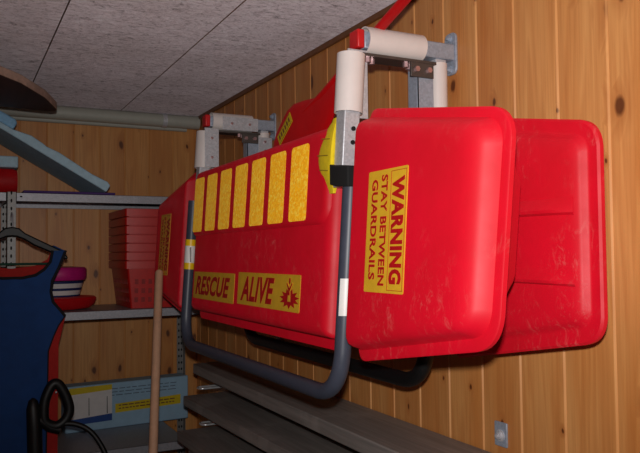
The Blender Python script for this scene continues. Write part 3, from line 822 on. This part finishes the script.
bm, dispb = cloth(right+left+nb, HY+.018, .024); mk('back_panel', bm, 'redcloth', su, label='red lined back')
for s in (1, -1):
    bm = B()
    bm, d2 = cloth([(s*u, v) for u, v in ((.221, 1.236), (.191, 1.110), (.188, .5), (.140, .5), (.141, .65), (.148, 1.086), (.17, 1.15), (.190, 1.195))], HY-.0215, -.028); mk('side_panel', bm, 'redcloth', su, label='red side panel')
    bm = tube(B(), [Vector((HX+s*u, disp(HX+s*u, v)-.001, v)) for u, v in right[:6]], .0065, 8); mk('binding', bm, 'binding', su)
    bm = tube(B(), [Vector((HX+s*u, d2(HX+s*u, v)-.0015, v)) for u, v in ((.219, 1.236), (.190, 1.195), (.17, 1.15), (.148, 1.086), (.141, .65), (.14, .5))], .003, 6); mk('binding', bm, 'binding', su)
    bm, _ = cloth([(s*.166, 1.524), (s*.222, 1.524), (s*.222, 1.545), (s*.166, 1.562)], HY-.018, -.006); 
    bm.free()
    bm = B(); box(bm, (HX+s*.194-.028, HY-.026, 1.520), (HX+s*.194+.028, HY+.026, 1.526), rot=RY(s*math.radians(27))); bmesh.ops.translate(bm, verts=bm.verts, vec=(0, 0, .014)); mk('shoulder_strap', bm, 'navy', su, bevel=.003)
bm = tube(B(), [Vector((HX+u, disp(HX+u, v)-.001, v)) for u, v in neck], .0065, 8); mk('binding', bm, 'binding', su)

# ------------------------------------------------------------------ black looped hose handle in front of the suit
hh = root('hose_handle', 'black looped handle with a black hose curving away, in front of the blue suit', 'handle', (.31, 3.28, 0))
def hp(pts, y=3.28): return [Vector((x, y, z)) for x, z in pts]
loop = [(.352, .80), (.345, .85), (.352, .90), (.375, .95), (.398, .958), (.420, .93), (.440, .885), (.448, .84), (.432, .80), (.395, .778)]
bm = tube(B(), smooth_path(hp(loop), 5, True), [.021]*51, 14); mk('grip_loop', bm, 'black', hh)
bm = tube(B(), [(.318, 3.28, 0), (.315, 3.28, .3), (.313, 3.28, .60), (.308, 3.28, .78), (.303, 3.28, .86), (.302, 3.28, .895), (.304, 3.28, .905)], [.03, .03, .031, .031, .028, .018, .006], 16); mk('wand', bm, 'black', hh)
bm = tube(B(), hp([(.325, .815), (.37, .775), (.41, .760)]), .02, 12); mk('neck', bm, 'black', hh)
bm = tube(B(), arc_path([(.38, 3.28, .775), (.44, 3.27, .79), (.52, 3.25, .765), (.58, 3.22, .68), (.61, 3.2, .58), (.62, 3.2, .2), (.60, 3.15, .012), (.3, 2.9, .012)], .12, 8), .0115, 12); mk('hose', bm, 'black', hh)
bm = tube(B(), [(.392, 3.262, .925), (.392, 3.258, .925)], .004, 8); mk('rivet', bm, 'chrome', hh, label='bright rivet')

# ------------------------------------------------------------------ wooden stick
bm = tube(B(), [(.586, 2.512, .005), (.704, 2.85, .725), (.8135, 3.178, 1.425), (.8147, 3.182, 1.431)], [.0178, .0178, .0178, .014], 16)
lone('broom_handle', bm, 'stick', 'plain wooden stick leaning upright against the far end of the red sled', 'stick')

# ------------------------------------------------------------------ tiered rack of planks along the right wall
tr = root('tiered_rack', 'tiered rack of weathered grey planks along the wall under the sled', 'rack', (1.1, 2.2, 0))
def plank(x0, y0, y1, z0, z1, xn):
    bm = B()
    lp = [[Vector((x0, y1, z)), Vector((XR-.004, y1+.01, z)), Vector((XR-.004, y0, z)), Vector((xn, y0, z))] for z in (z0, z1)]
    loft(bm, lp); return bm
p1 = mk('plank', plank(1.030, .9, 3.385, .932, .980, 1.038), 'plank', tr, bevel=.004)
p2 = mk('plank', plank(.952, .9, 3.285, .805, .850, 1.03), 'plank', tr, bevel=.004)
p3 = mk('plank', plank(.874, .9, 3.115, .690, .735, .93), 'plank', tr, bevel=.004)
for y in (1.1, 3.0):
    bm = B(); box(bm, (1.19, y-.03, 0), (XR-.006, y+.03, .69)); mk('leg', bm, 'plank', tr, bevel=.003)
    bm = B(); box(bm, (.90, y-.03, 0), (.95, y+.03, .69)); mk('leg', bm, 'plank', tr, bevel=.003)
    for z0, z1 in ((.735, .805), (.85, .932)):
        bm = B(); box(bm, (1.19, y-.03, z0), (XR-.006, y+.03, z1)); mk('spacer', bm, 'plank', tr, bevel=.003)
for z, y, x0, zt, par in ((.893, 3.21, 1.000, .934, p1), (.772, 3.03, .955, .807, p2)):
    bm = tube(B(), arc_path([(x0+.17, y+.025, zt), (x0+.16, y+.025, z), (x0, y+.025, z), (x0, y-.025, z), (x0+.16, y-.025, z), (x0+.17, y-.025, zt)], .02, 6), .0048, 10); mk('wire_handle', bm, 'chrome', par, label='bright wire handle')
